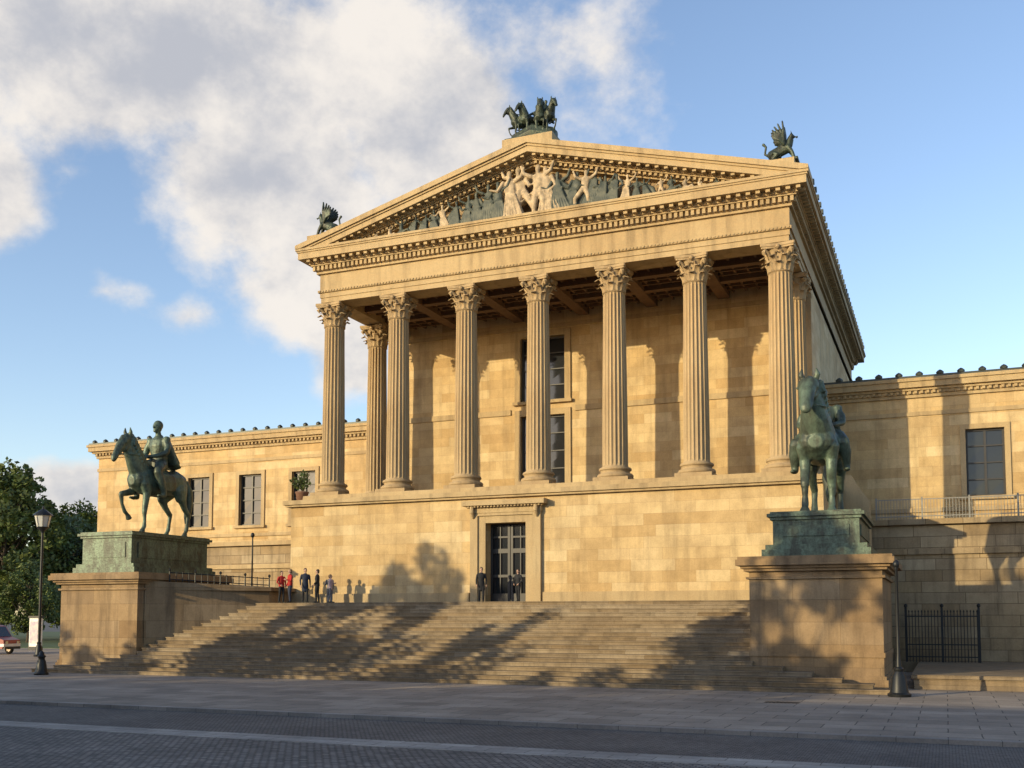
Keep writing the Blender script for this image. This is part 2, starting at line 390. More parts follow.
# pediment sculpture figures
fc=MB(); fg=MB(); random.seed(21)
def relfig(mb,x,z0,h,kind):
    y=53.2+rnd(0,.15); s=h
    def p(dx,dy,dz): return (x+dx*s,y+dy,z0+dz*s)
    ln=rnd(-.2,.2)
    if kind=='robe':
        fl=rnd(.16,.26)
        mb.tube([p(0,0,0),p(ln*.3,0,.3),p(ln*.7,0,.55)],[(fl*s,.28),(.15*s,.24),(.1*s,.17)],10)
        for k in range(-3,4): mb.tube([p(k*.07+rnd(-.03,.03),-.22,.0),p(ln*.6+k*.03,-.16,.5)],[.035*s,.02*s],5)
        mb.tube([p(ln*.7,0,.5),p(ln,0,.66),p(ln,0,.8)],[(.1*s,.14),(.13*s,.15),(.08*s,.1)],10)
    elif kind=='nude':
        sp=rnd(.06,.18)
        for sg in(-1,1): mb.tube([p(sg*.05+ln*.6,0,.5),p(sg*sp+ln*.2,-.12,.26),p(sg*(sp+rnd(-.05,.1)),0,.0)],[.075*s,.06*s,.04*s],8)
        mb.tube([p(ln*.6,0,.48),p(ln*.8,0,.64),p(ln,0,.8)],[(.1*s,.12),(.11*s,.13),(.12*s,.12)],10)
        if random.random()<.6: mb.tube([p(-.12,.1,.3),p(.1,.1,.45),p(.22,.08,.2)],[(.1*s,.1),(.12*s,.1),(.05*s,.08)],8)
    elif kind=='cloak':
        sg=random.choice((-1,1)); ln=sg*rnd(.02,.2)
        mb.tube([p(-sg*.06,.02,0),p(ln*.3,0,.4),p(ln,0,.78)],[(.26*s,.24),(.17*s,.2),(.09*s,.12)],9)
        mb.tube([p(ln,.05,.8),p(-sg*.22,.05,.5),p(-sg*.42,.05,.06)],[(.06*s,.08),(.13*s,.1),(.07*s,.08)],7)
        for k in range(-3,4): mb.tube([p(k*.08-sg*.06,-.2,.0),p(ln*.4+k*.045,-.18,.4),p(ln+k*.02,-.1,.76)],[.035*s,.03*s,.015],5)
    elif kind=='sit':
        mb.tube([p(-.3,0,.12),p(0,0,.3),p(.25,0,.28)],[(.18,.14*s),(.2,.17*s),(.18,.15*s)],8)
        mb.tube([p(.2,-.1,.3),p(.45,-.15,.38),p(.6,-.1,.05)],[.1*s,.08*s,.05*s],8)
        mb.tube([p(0,0,.3),p(-.04,0,.55),p(-.02,0,.75)],[(.13*s,.15),(.14*s,.15),(.1*s,.12)],8); ln=0
    elif kind=='lie':
        sg=1 if x<CX else -1
        mb.tube([p(-sg*.9,0,.1),p(-sg*.3,0,.2),p(sg*.2,0,.3),p(sg*.45,0,.6)],[(.08,.1*s),(.12,.14*s),(.15,.17*s),(.14,.13*s)],8)
        mb.ell(p(sg*.52,0,.85),(.09*s,.1,.11*s),8); mb.tube([p(sg*.45,-.1,.65),p(sg*.72,-.1,.4),p(sg*.6,-.1,.05)],[.07*s,.06*s,.05*s],6); return
    top=p(ln if kind!='sit' else 0,-.02,.93)
    mb.ell(top,(.058*s,.09,.08*s),8)
    mb.tube([p(ln,0,.76),top],[.045*s,.045*s],6)
    for sg in(-1,1):
        r=random.random()
        if r<.35: q=[(sg*.13+ln,0,.78),(sg*.27+ln,-.1,.84),(sg*.33+ln,-.1,1.0)]
        elif r<.7: q=[(sg*.13+ln,0,.78),(sg*.24+ln,-.1,.6),(sg*.38+ln,-.2,.64)]
        else: q=[(sg*.13+ln,0,.78),(sg*.22+ln,-.05,.58),(sg*.1+ln,-.2,.46)]
        mb.tube([p(*k) for k in q],[.05*s,.042*s,.03*s],6)
xx=-11.3; i=0
while xx<11.4:
    ax=abs(xx); H=28.6-SL*ax-25.36; h=max(.4,H*.93)*rnd(.84,1.0)
    if ax<1.2: h=H*.96
    if ax>9.6: kind='lie'; h=max(.6,H*1.2)
    elif ax>8.0: kind='sit'; h=H*1.0
    elif ax<1.4: kind=random.choice(['nude','robe'])
    else: kind=random.choice(['cloak','nude','robe','cloak','robe'])
    if ax<1.3: mb=fc
    else: mb=fg if (kind=='cloak' or i%3==0) else fc
    relfig(mb,CX+xx,25.36,h,kind); xx+=rnd(.55,.8) if ax<7.5 else (rnd(.75,.95) if ax<9.4 else 1.15); i+=1
fc.obj('pediment_figures_stone',CREAM,MUS,remesh=.038,smoothit=1); fg.obj('pediment_figures_bronze',GREENST,MUS,remesh=.038,smoothit=1)
random.seed(9)
# wings
WY=67
def wing(x0,x1,wins,terr_x0,terr_x1,name):
    ops=[(c-1.05,c+1.05,10.1,14.1) for c in wins]
    m=MB(); wall(m,x0,x1,0,16.2,WY,ops,.4)
    m.add([(x0,WY,0),(x0,84,0),(x0,84,16.2),(x0,WY,16.2)],[(3,2,1,0)]); m.add([(x1,WY,0),(x1,84,0),(x1,84,16.2),(x1,WY,16.2)],[(0,1,2,3)])
    m.obj(name+'_wall',STONE,MUS)
    t=MB()
    for z0,z1,o in((15.1,15.35,.08),(16.2,16.4,.15),(16.4,16.6,.22),(16.6,16.75,.4),(16.75,17.1,.62),(17.1,17.3,.72)):
        if z1<16: t.box(x0-o,x1+o,WY-o,WY+.1,z0,z1)
        else: t.box(x0-o,x1+o,WY-o,84+o,z0,z1)
    x=x0
    while x<x1: t.box(x,x+.16,WY-.36,WY-.2,16.42,16.58); x+=.34
    for o in ops: surround(t,*o,WY,.3,.1)
    t.box(x0-.1,x1+.1,WY-.12,WY+.02,9.25,9.5)
    t.obj(name+'_trim',TRIM,MUS)
    r=MB(); r.box(x0-.6,x1+.3,WY-.6,84,17.3,17.45)
    x=x0
    while x<x1:
        r.revolve([(.2,0),(.22,.12),(.12,.22),(.02,.27)],6,(x,WY-.5,17.45)); x+=1.15
    r.obj(name+'_roof',ROOFM,MUS)
    for c in wins: window(name+'_window',c-1.05,c+1.05,10.1,14.1,WY,2,4,.08)
    q=MB(); wall(q,terr_x0,terr_x1,0,8.1,62,[],.1)
    q.add([(terr_x0,62,0),(terr_x0,67,0),(terr_x0,67,8.1),(terr_x0,62,8.1)],[(3,2,1,0)])
    q.obj(name+'_terrace_wall',RUST,MUS)
    q=MB(); q.box(terr_x0-.15,terr_x1,61.7,67,8.1,8.4); q.box(terr_x0-.1,terr_x1,61.85,62.02,6.45,6.75); q.box(terr_x0-.3,terr_x1,61.6,62.02,0,1.9); q.obj(name+'_terrace_mouldings',TRIM if name=='west_wing' else RUST,MUS)
wing(-65.2,-34.96,[-54.75,-49.8,-44.9],-60.5,-36.42,'west_wing')
wing(-6.84,58,[2.4,7.4,12.4,17.4,22.4,27.4,32.4,37.4,42.4,47.4,52.4],-5.38,58,'east_wing')
# terrace railing
m=MB()
for z in(8.55,9.5): m.box(-3.5,58,61.9,61.95,z,z+.05)
x=-3.5
while x<58: m.box(x,x+.03,61.91,61.94,8.4,9.5); x+=.16
x=-3.5
while x<58: m.box(x,x+.09,61.88,61.97,8.4,9.65); x+=2.4
m.obj('terrace_railing',simple('railing_grey',(.26,.25,.22),.5,.3),MUS)
m=MB()
m.prismY([(-5.3,8.4),(-3.6,8.4),(-3.6,9.2),(-4.1,9.9),(-4.5,10.6),(-5.3,10.7)],58.5,59.4)
m.box(-5.38,-3.6,58.4,59.6,0,8.4); m.obj('side_buttress',TRIM,MUS)
# ================================================================== STAIRS / PEDESTALS
ST=MB(); n=20; rise=.19; tread=.37
for i in range(n):
    z0=i*rise; z1=z0+rise; y=43.0+i*tread
    xl=-46.2+i*1.2 if i<5 else -40.6; xr=-1.5-i*1.2 if i<5 else -7.6
    xl=min(xl,-40.6)
    yb=43.0+(i+1)*tread+.3 if i<n-1 else 53.0
    if i==n-1: xl=-40.7
    ST.box(xl,xr,y,yb,max(z0-.02,0) if i else 0,z1-.05); ST.box(xl-.03,xr+.03,y-.04,yb,z1-.055,z1)
ST.box(-40.5,-7.7,52.0,53.0,0,3.6)
ST.box(-52,-36.45,53.0,61.5,0,3.79)
ST.obj('stone_staircase',STEP)
def pedestal(name,x0,x1,y0,y1,zt):
    P=empty(name,((x0+x1)/2,(y0+y1)/2,0))
    m=MB(); m.box(x0,x1,y0,y1,0,zt-.95); m.obj('body',PEDM,P)
    m=MB(); m.box(x0-.15,x1+.15,y0-.13,y1+.15,0,.45); m.box(x0-.08,x1+.08,y0-.07,y1+.08,.45,.6)
    m.box(x0-.05,x1+.05,y0-.05,y1+.05,1.35,1.55)
    for a,b,o in((.95,.85,.12),(.85,.62,.0),(.62,.5,.2),(.5,.38,.32),(.38,.12,.5),(.12,0,.42)): m.box(x0-o,x1+o,y0-o,y1+o,zt-a,zt-b)
    m.obj('mouldings',PEDM,P); return P
pedestal('stone_pedestal',-46.3,-40.8,45.0,52.2,5.45)
pedestal('stone_pedestal',-7.7,-2.35,45.0,52.2,5.55)
CW=empty('cheek_wall',(-39,49,0))
m=MB(); m.prism([(-40.75,45.5),(-36.2,50.6),(-36.2,52.98),(-40.75,52.98)],0,5,0,[5.0,4.5,4.5,4.9]); m.obj('wall_body',PEDM,CW)
m=MB(); m.prism([(-40.78,45.55),(-36.0,50.5),(-36.0,52.99),(-40.78,52.99)],4.5,5,0,[5.0,4.7,4.7,5.0]); m.obj('wall_coping',PEDM,CW)
m=MB()
A=Vector((-40.0,46.6,4.98)); B=Vector((-36.3,50.75,4.72))
for k in range(17):
    p=A.lerp(B,k/16); m.tube([p,p+Vector((0,0,.55))],[.025,.025],6)
    if k%4==0: m.ell(p+Vector((0,0,.65)),(.08,.08,.1),8); m.tube([p,p+Vector((0,0,.6))],[.05,.04],6)
for h in(.12,.5): m.tube([A+Vector((0,0,h)),B+Vector((0,0,h))],[.03,.03],6)
m.obj('iron_railing',DARKMETAL)
m=MB(); m.box(-1.3,60,46.9,61.58,0,.45); m.box(-1.4,60,46.8,61.59,.45,.6); m.obj('raised_platform',STEP)
F_=empty('iron_fence',(-.2,60.4,.6)); m=MB()
for z in(.85,1.5,3.0): m.box(-2.0,1.6,60.38,60.42,z,z+.06)
x=-2.0
while x<=1.6: 
    m.box(x-.02,x+.02,60.385,60.415,.6,3.25); m.revolve([(.03,0),(.035,.05),(.0,.15)],4,(x,60.4,3.25)); x+=.16
for x in(-2.0,-.2,1.6): m.box(x-.06,x+.06,60.34,60.46,.6,3.5); m.ell((x,60.4,3.6),(.1,.1,.12),8)
m.obj('bars',DARKMETAL,F_)
# ================================================================== STATUES
def horse(mb,raise_leg=-1,headup=0.0,turn=0.0,step=.12,bulk=1.0):
    mb.tube([(0,-.66,1.2),(0,-.5,1.22),(0,-.25,1.21),(0,.05,1.2),(0,.35,1.24),(0,.58,1.27),(0,.76,1.24),(0,.87,1.18)],
        [(.17,.2),(.24,.31),(.27,.33),(.29,.32),(.26,.28),(.26,.29),(.21,.25),(.1,.14)],16)
    for sg in(-1,1): mb.ell((sg*.1,-.62,1.22),(.12,.12,.17),10)
    mb.tube([(0,-.18,1.5),(0,-.4,1.52),(0,-.55,1.4)],[(.1,.1),(.15,.12),(.14,.15)],10)
    hx=turn; hz=headup; q=bulk
    mb.tube([(0,-.48,1.36),(hx*.2,-.66,1.6),(hx*.5,-.8,1.84+hz*.6),(hx*.8,-.88,2.04+hz)],[(.18*q,.28),(.14*q,.23),(.11*q,.18),(.09*q,.14)],14)
    mb.tube([(hx*.8,-.84,2.1+hz),(hx*.9,-.96,2.06+hz),(hx,-1.1,1.9+hz),(hx,-1.21,1.73+hz),(hx,-1.27,1.62+hz),(hx,-1.29,1.56+hz)],[(.08*q,.09),(.108*q,.14),(.08*q,.12),(.056*q,.085),(.062*q,.073),(.045*q,.048)],14)
    mb.tube([(hx*.9,-.93,1.93+hz),(hx*.95,-1.0,1.84+hz)],[(.1*q,.1),(.085*q,.08)],10)
    for sg in(-1,1):
        mb.tube([(hx*.8+sg*.06*q,-.87,2.15+hz),(hx*.8+sg*.08*q,-.89,2.24+hz),(hx*.8+sg*.07*q,-.9,2.34+hz)],[.04,.042,.014],8)
        mb.ell((hx*.95+sg*.096*q,-1.03,2.0+hz),(.024,.03,.028),8); mb.ell((hx+sg*.045*q,-1.285,1.65+hz),(.02,.02,.022),6)
        mb.tube([(hx*.95+sg*.09*q,-.98,2.08+hz),(hx+sg*.07*q,-1.12,1.86+hz),(hx+sg*.06*q,-1.24,1.66+hz)],[.016,.014,.012],6)
    for k in range(9):
        t=k/8; zz=1.62+t*.55+hz*t; yy=-.38-.42*t
        for e in(1,-.6): mb.tube([(hx*.8*t,yy,zz),(hx*.8*t+.1*e*q,yy+.0,zz-.06),(hx*.8*t+.14*e*q,yy-.03,zz-.22)],[.05,.05,.025],7)
        mb.ell((hx*.8*t,yy+.02,zz),(.055,.08,.07),8)
    mb.tube([(hx*.8,-.9,2.18+hz),(hx*.9,-1.02,2.12+hz),(hx,-1.09,1.98+hz)],[.05,.045,.02],7)
    for sg in(-1,1):
        mb.tube([(sg*.13,-.48,1.3),(sg*.18,-.5,1.12),(sg*.17,-.44,.95)],[(.1,.17),(.1,.15),(.08,.11)],10)
        if sg==raise_leg:
            mb.tube([(sg*.17,-.46,1.0),(sg*.17,-.7,.92),(sg*.17,-.88,.88)],[(.08,.1),(.065,.075),(.058,.06)],10)
            mb.tube([(sg*.17,-.88,.88),(sg*.17,-.84,.66),(sg*.17,-.76,.5),(sg*.17,-.66,.42)],[.056,.038,.045,.04],10)
            mb.tube([(sg*.17,-.67,.43),(sg*.17,-.62,.34)],[.05,.07],10,cap=.2)
        else:
            yy=-.5+ (step if raise_leg==0 else 0)*sg
            mb.tube([(sg*.17,-.44,1.0),(sg*.165,-.47,.75),(sg*.16,yy,.52),(sg*.16,yy,.46)],[(.085,.11),(.068,.075),(.06,.06),(.054,.055)],10)
            mb.tube([(sg*.16,yy,.48),(sg*.16,yy+.01,.3),(sg*.16,yy,.17),(sg*.16,yy-.04,.1)],[.05,.039,.05,.044],10)
            mb.tube([(sg*.16,yy-.045,.1),(sg*.16,yy-.07,.015)],[.054,.08],10,cap=.15)
        d=step*sg*(1 if raise_leg<=0 else -1)
        mb.tube([(sg*.12,.62,1.25),(sg*.18,.58,1.05),(sg*.19,.5+d,.86)],[(.13,.24),(.13,.21),(.1,.14)],12)
        mb.tube([(sg*.19,.52+d,.9),(sg*.175,.62+d,.7),(sg*.165,.76+d,.54)],[(.09,.13),(.06,.08),(.05,.065)],10)
        mb.tube([(sg*.165,.78+d,.56),(sg*.165,.75+d,.35),(sg*.165,.72+d,.18),(sg*.165,.68+d,.1)],[(.048,.06),(.04,.042),.05,.042],10)
        mb.tube([(sg*.165,.675+d,.1),(sg*.165,.65+d,.015)],[.052,.078],10,cap=.15)
    mb.tube([(0,.86,1.36),(0,.97,1.33),(.02,1.06,1.12),(.0,1.08,.8),(.02,1.02,.5),(0,1.0,.36)],[.05,.065,.09,.105,.08,.03],10)
def hand(mb,c,d,up,s=1,curl=.5):
    c=Vector(c); d=Vector(d).normalized(); up=Vector(up).normalized(); sd=d.cross(up).normalized(); up=sd.cross(d)
    mb.tube([c,c+d*.045*s,c+d*.09*s],[.028*s,.036*s,.035*s],8)
    for k,L in enumerate((.062,.074,.068,.052)):
        b=c+d*.09*s+sd*(-.027+.018*k)*s
        p1=b+d*L*.45*s-up*.01*curl*s; p2=p1+(d*(1-curl)-up*curl).normalized()*L*.35*s; p3=p2+(d*(.5-curl)-up).normalized()*L*.25*s
        mb.tube([b-d*.015*s,p1,p2,p3],[.0095*s,.009*s,.008*s,.0065*s],6)
    b=c+d*.035*s-sd*.032*s; mb.tube([b,b-sd*.022*s+d*.02*s-up*.01*s,b-sd*.024*s+d*.05*s-up*.02*s],[.012*s,.011*s,.008*s],6)
def rider(mb,lean=0,arm='hip',z=0,sc=1.0):
    M0=mb.M
    mb.M=(M0 or Matrix.Identity(4))@Matrix.Translation((0,0,z+1.5*(1-sc)))@Matrix.Scale(sc,4)
    L=lean
    mb.tube([(0,.08,1.52),(0,.07,1.66),(0,.06+L*.3,1.8),(0,.05+L*.7,1.98),(0,.05+L,2.1),(0,.05+L,2.17)],[(.2,.17),(.2,.16),(.18,.14),(.22,.16),(.22,.13),(.1,.09)],14)
    mb.tube([(0,.05+L,2.15),(0,.03+L,2.26)],[.065,.06],10)
    h=(0,.01+L,2.38); mb.ell(h,(.088,.105,.13),14); mb.ell((0,.03+L,2.42),(.1,.112,.11),12)
    mb.tube([(0,-.085+L,2.4),(0,-.12+L,2.36)],[.014,.022],6); mb.ell((0,-.06+L,2.29),(.05,.045,.04),8)
    for sg in(-1,1):
        mb.ell((sg*.09,.02+L,2.37),(.012,.022,.03),6)
        mb.ell((sg*.035,-.09+L,2.41),(.016,.012,.01),6)
        mb.tube([(sg*.1,.04,1.6),(sg*.25,-.14,1.52),(sg*.34,-.32,1.38)],[(.13,.13),(.115,.12),(.095,.095)],12)
        mb.tube([(sg*.34,-.32,1.38),(sg*.36,-.24,1.18),(sg*.37,-.16,.98),(sg*.37,-.15,.9)],[.09,.09,.062,.055],10)
        mb.tube([(sg*.37,-.13,.88),(sg*.38,-.25,.86),(sg*.39,-.34,.87)],[(.05,.045),(.05,.04),(.04,.025)],8)
        mb.ell((sg*.22,.05+L,2.1),(.09,.09,.08),8)
    mb.tube([(-.19,.05+L,2.09),(-.29,.02+L,1.93),(-.31,0+L,1.8)],[.085,.072,.06],10); mb.tube([(-.31,0+L,1.8),(-.2,-.16,1.72),(-.1,-.28,1.7)],[.06,.05,.038],10)
    hand(mb,(-.1,-.28,1.7),(.3,-1,-.1),(0,0,1),1.1,.8)
    mb.tube([(.19,.05+L,2.09),(.28,.02+L,1.93),(.3,-.04+L,1.8)],[.085,.072,.06],10); mb.tube([(.3,-.04+L,1.8),(.2,-.18,1.73),(.1,-.3,1.7)],[.06,.05,.038],10)
    hand(mb,(.1,-.3,1.7),(-.3,-1,-.1),(0,0,1),1.1,.8)
    mb.tube([(0,.14+L,2.12),(0,.22+L*.7,1.85),(0,.34,1.62),(0,.5,1.56)],[(.22,.06),(.25,.08),(.28,.08),(.24,.05)],12)
    for k in(-2,-1,0,1,2): mb.tube([(k*.08,.2+L,2.1),(k*.1,.3+L*.6,1.85),(k*.12,.42,1.64)],[.024,.032,.024],6)
    mb.M=M0
    for sg in(-1,1):
        mb.tube([(sg*.12,.05,1.5),(sg*.27,.05,1.38),(sg*.31,.06,1.2),(sg*.3,.08,1.02)],[(.03,.24),(.03,.27),(.03,.28),(.025,.26)],10)
        mb.tube([(sg*.05,-1.2,1.72),(sg*.14,-.8,1.75),(sg*.1,-.32,1.72)],[.014]*3,6)
def statue(x,y,zb,zt,scale,rot,raise_leg,headup,turn,step,lean,rz,rs,bulk,xs=1.0,name='equestrian_statue',pw=(1.75,3.05),off=(0,-.1)):
    P=empty(name,(x,y,zb))
    m=MB(); w,l=pw; H=zt-zb
    m.box(-w-.45,w+.45,-l-.25,l+.25,0,.3); m.box(-w-.3,w+.3,-l-.15,l+.15,.3,.5); m.box(-w,w,-l,l,.5,H-.35); m.box(-w-.1,w+.1,-l-.1,l+.1,H-.35,H-.22); m.box(-w-.22,w+.22,-l-.2,l+.2,H-.22,H-.08); m.box(-w-.1,w+.1,-l-.1,l+.1,H-.08,H)
    for sx in(-1,1): m.box(sx*(w+.015)-.03,sx*(w+.015)+.03,-l+.5,l-.5,.85,H-.6)
    m.box(-w+.4,w-.4,-l-.04,-l+.1,.85,H-.6)
    o=m.obj('bronze_plinth',BRONZE); o.parent=P
    m=MB(); m.M=Matrix.Diagonal((xs,1,1,1)); horse(m,raise_leg,headup,turn,step,bulk); m.tube([(0,-.7,0.0),(0,0,.0),(0,.9,.0)],[(.34,.03),(.4,.03),(.34,.03)],12)
    rider(m,lean,'rein',rz,rs)
    me=m.mesh('horse_and_rider',[BRONZE],True)
    place('horse_and_rider',me,P,(off[0],off[1],H),rot,scale,remesh=.017,smoothit=2)
    return P
statue(-43.15,48.3,5.45,7.75,2.58,math.radians(-2),-1,0.0,0.0,.12,0.0,0.05,1.08,1.05,pw=(1.75,3.2),off=(.35,.2))
statue(-4.95,48.2,5.55,7.45,2.6,math.radians(-1),0,.04,-.06,.1,.1,-.16,.9,1.3,1.28)
# apex group
Q=empty('chariot_statue',(CX,53.7,29.8))
m=MB(); m.box(-1.45,1.45,-.9,1.1,0,.16); m.tube([(-1.1,0,.3),(0,0,.55),(1.1,0,.3)],[.45,.6,.45],10)
for dx,rt in((-.7,-1.0),(-.2,-.5),(.35,.4),(.75,.9)):
    m.M=Matrix.Translation((dx,0,.25))@Matrix.Rotation(rt,4,'Z')@Matrix.Diagonal((1.15,.86,.9,1)); horse(m,-1 if rt<0 else 1,-.05,0,.12,1.5)
    if abs(dx)>.5: rider(m,0,'rein',0,.9)
m.M=Matrix.Translation((.05,.45,.3))
m.tube([(0,0,.2),(0,0,.9),(0,0,1.25),(0,0,1.75),(0,0,1.88)],[(.5,.3),(.34,.22),(.24,.16),(.26,.17),(.09,.08)],10); m.ell((0,0,2.05),(.13,.13,.15),10)
m.tube([(.2,0,1.75),(.42,-.1,1.85),(.5,-.15,2.1)],[.085,.07,.05],8); m.tube([(-.2,0,1.75),(-.42,-.15,1.6),(-.45,-.3,1.4)],[.085,.07,.05],8)
m.M=None
place('group',m.mesh('quadriga',[BRONZE_D],True),Q,(0,0,0),0,1,remesh=.028,smoothit=1)
def griffin(x,z,dirx):
    P=empty('griffin_statue',(x,53.4,z)); m=MB(); m.box(-.8,.8,-.4,.4,0,.12); s=dirx
    m.tube([(s*-.5,0,.45),(s*-.2,0,.58),(s*.15,0,.72),(s*.35,0,.95)],[(.22,.26),(.22,.26),(.22,.28),(.17,.22)],10)
    m.tube([(s*.32,0,.85),(s*.42,0,1.15),(s*.5,0,1.3),(s*.72,0,1.2)],[.2,.16,.17,.07],10)
    for e in(-1,1):
        m.tube([(s*.48,e*.07,1.38),(s*.44,e*.08,1.55)],[.04,.015],6)
        m.tube([(s*.3,e*.14,.75),(s*.5,e*.16,.45),(s*.6,e*.16,.12)],[.14,.09,.09],8)
        m.tube([(s*-.4,e*.15,.45),(s*-.15,e*.19,.4),(s*-.45,e*.18,.16),(s*-.2,e*.18,.14)],[.2,.16,.09,.09],8)
        for k in range(7):
            L=1.15-.1*k; a=k*.24
            m.tube([(s*.15,e*.16,.85),(s*(.15-.4*L*math.sin(a)),e*.28,.9+.5*L*math.cos(a*.6)),(s*(.1-.85*L*math.sin(a)),e*.36,.95+.85*L*math.cos(a*.75))],[(.09,.15),(.06,.16),(.04,.07)],6)
    m.tube([(s*-.5,0,.4),(s*-.78,0,.6),(s*-.72,0,.95),(s*-.85,0,1.1)],[.07,.06,.06,.08],6)
    place('figure',m.mesh('griffin',[BRONZE_D],True),P,(0,0,0),0,1.08,remesh=.03,smoothit=1)
griffin(CX+13.75,26.15,1); griffin(CX-13.4,26.15,-1)
# ================================================================== PEOPLE
SKIN=simple('skin',(.45,.28,.2),.6,0,.1)
def cloth(c,n): return simple(n,c,.85,0,.35,6)
def person(x,y,z,h,rot,top,bot,hair,stride=.1,arm=0,coat=False):
    s=h/1.75; P=empty('person',(x,y,z),rot,s)
    def add(m,n,mat,vox=.013): 
        me=m.mesh(n,[mat],True); return place(n,me,P,(0,0,0),0,1,remesh=vox,smoothit=2)
    m=MB()
    m.tube([(0,0,.98),(0,0,.88)],[(.15,.105),(.155,.115)],14)
    for sg in(-1,1):
        d=stride*sg
        m.tube([(sg*.08,0,.9),(sg*.09,-.02-d*.4,.68),(sg*.09,-.02-d*.6,.48),(sg*.09,.01-d,.26),(sg*.09,.02-d,.09)],[(.088,.1),(.075,.085),(.058,.062),(.055,.062),(.048,.05)],12)
    add(m,'trousers',bot)
    m=MB()
    zb=.62 if coat else .9
    m.tube([(0,0,zb),(0,0,1.0),(0,-.005,1.12),(0,-.01,1.28),(0,0,1.4),(0,0,1.46),(0,0,1.49)],[(.18 if coat else .165,.13),(.165,.12),(.15,.11),(.18,.125),(.19,.11),(.11,.08),(.065,.06)],14)
    hands=[]
    for sg in(-1,1):
        if arm==1 and sg==1: e=(sg*.25,-.05,1.14); w=(sg*.12,-.24,1.2)
        elif arm==2: e=(sg*.27,.02,1.13); w=(sg*.16,-.14,.98)
        else: e=(sg*.245,.03,1.13); w=(sg*.25,-.06+.05*sg,.88)
        m.tube([(sg*.16,0,1.41),(sg*.2,0,1.36),e],[(.06,.065),(.058,.06),(.045,.048)],10); m.tube([e,w],[.046,.034],10); hands.append((e,w))
    add(m,'jacket',top)
    m=MB(); m.tube([(0,0,1.44),(0,-.01,1.56)],[.055,.052],10)
    m.ell((0,-.015,1.64),(.072,.09,.108),16); m.tube([(0,-.1,1.655),(0,-.122,1.625)],[.009,.016],8); m.ell((0,-.09,1.588),(.025,.012,.008),8); m.ell((0,-.06,1.56),(.035,.035,.03),8)
    for sg in(-1,1): m.ell((sg*.075,0,1.63),(.01,.02,.03),8); m.ell((sg*.028,-.092,1.655),(.012,.008,.007),8)
    for e,w in hands: d=Vector(w)-Vector(e); hand(m,w,d,(1 if w[0]>0 else -1,0,.2),.95,.35)
    me=m.mesh('head_and_hands',[SKIN],True); place('head_and_hands',me,P,(0,0,0))
    m=MB(); m.ell((0,.015,1.675),(.084,.098,.098),14); m.tube([(0,.05,1.66),(0,.065,1.56)],[(.075,.05),(.06,.03)],10)
    me=m.mesh('hair',[hair],True); place('hair',me,P,(0,0,0))
    m=MB()
    for sg in(-1,1): d=stride*sg; m.tube([(sg*.09,.05-d,.045),(sg*.095,-.05-d,.045),(sg*.1,-.16-d,.035)],[(.042,.045),(.048,.045),(.035,.028)],10)
    me=m.mesh('shoes',[DARKMETAL],True); place('shoes',me,P,(0,0,0))
BL=cloth((.015,.016,.02),'black_cloth'); NV=cloth((.03,.04,.07),'navy_cloth'); RD=cloth((.45,.025,.02),'red_cloth'); PK=cloth((.6,.42,.42),'pink_cloth'); GY=cloth((.2,.2,.21),'grey_cloth'); HB_=simple('brown_hair',(.05,.03,.02),.7); HL=simple('fair_hair',(.25,.16,.08),.7)
person(-35.45,50.75,3.8,1.85,1.2,RD,BL,HB_,.06,2)
person(-34.9,50.8,3.8,1.95,-.6,RD,NV,HL,.04,1)
person(-33.8,50.7,3.8,1.98,.8,NV,BL,HB_,.1,0,True)
person(-33.05,50.8,3.8,1.9,-1.2,BL,BL,HB_,.05,2)
person(-32.15,50.75,3.8,1.6,2.0,PK,GY,HL,.08,1)
person(-32.5,51.2,3.8,1.6,-2.4,GY,NV,HB_,.08,1)
person(-23.35,52.0,3.8,1.9,.5,BL,BL,HB_,.08,0,True)
person(-21.55,52.9,3.8,1.8,-.3,BL,BL,HB_,.05,2)
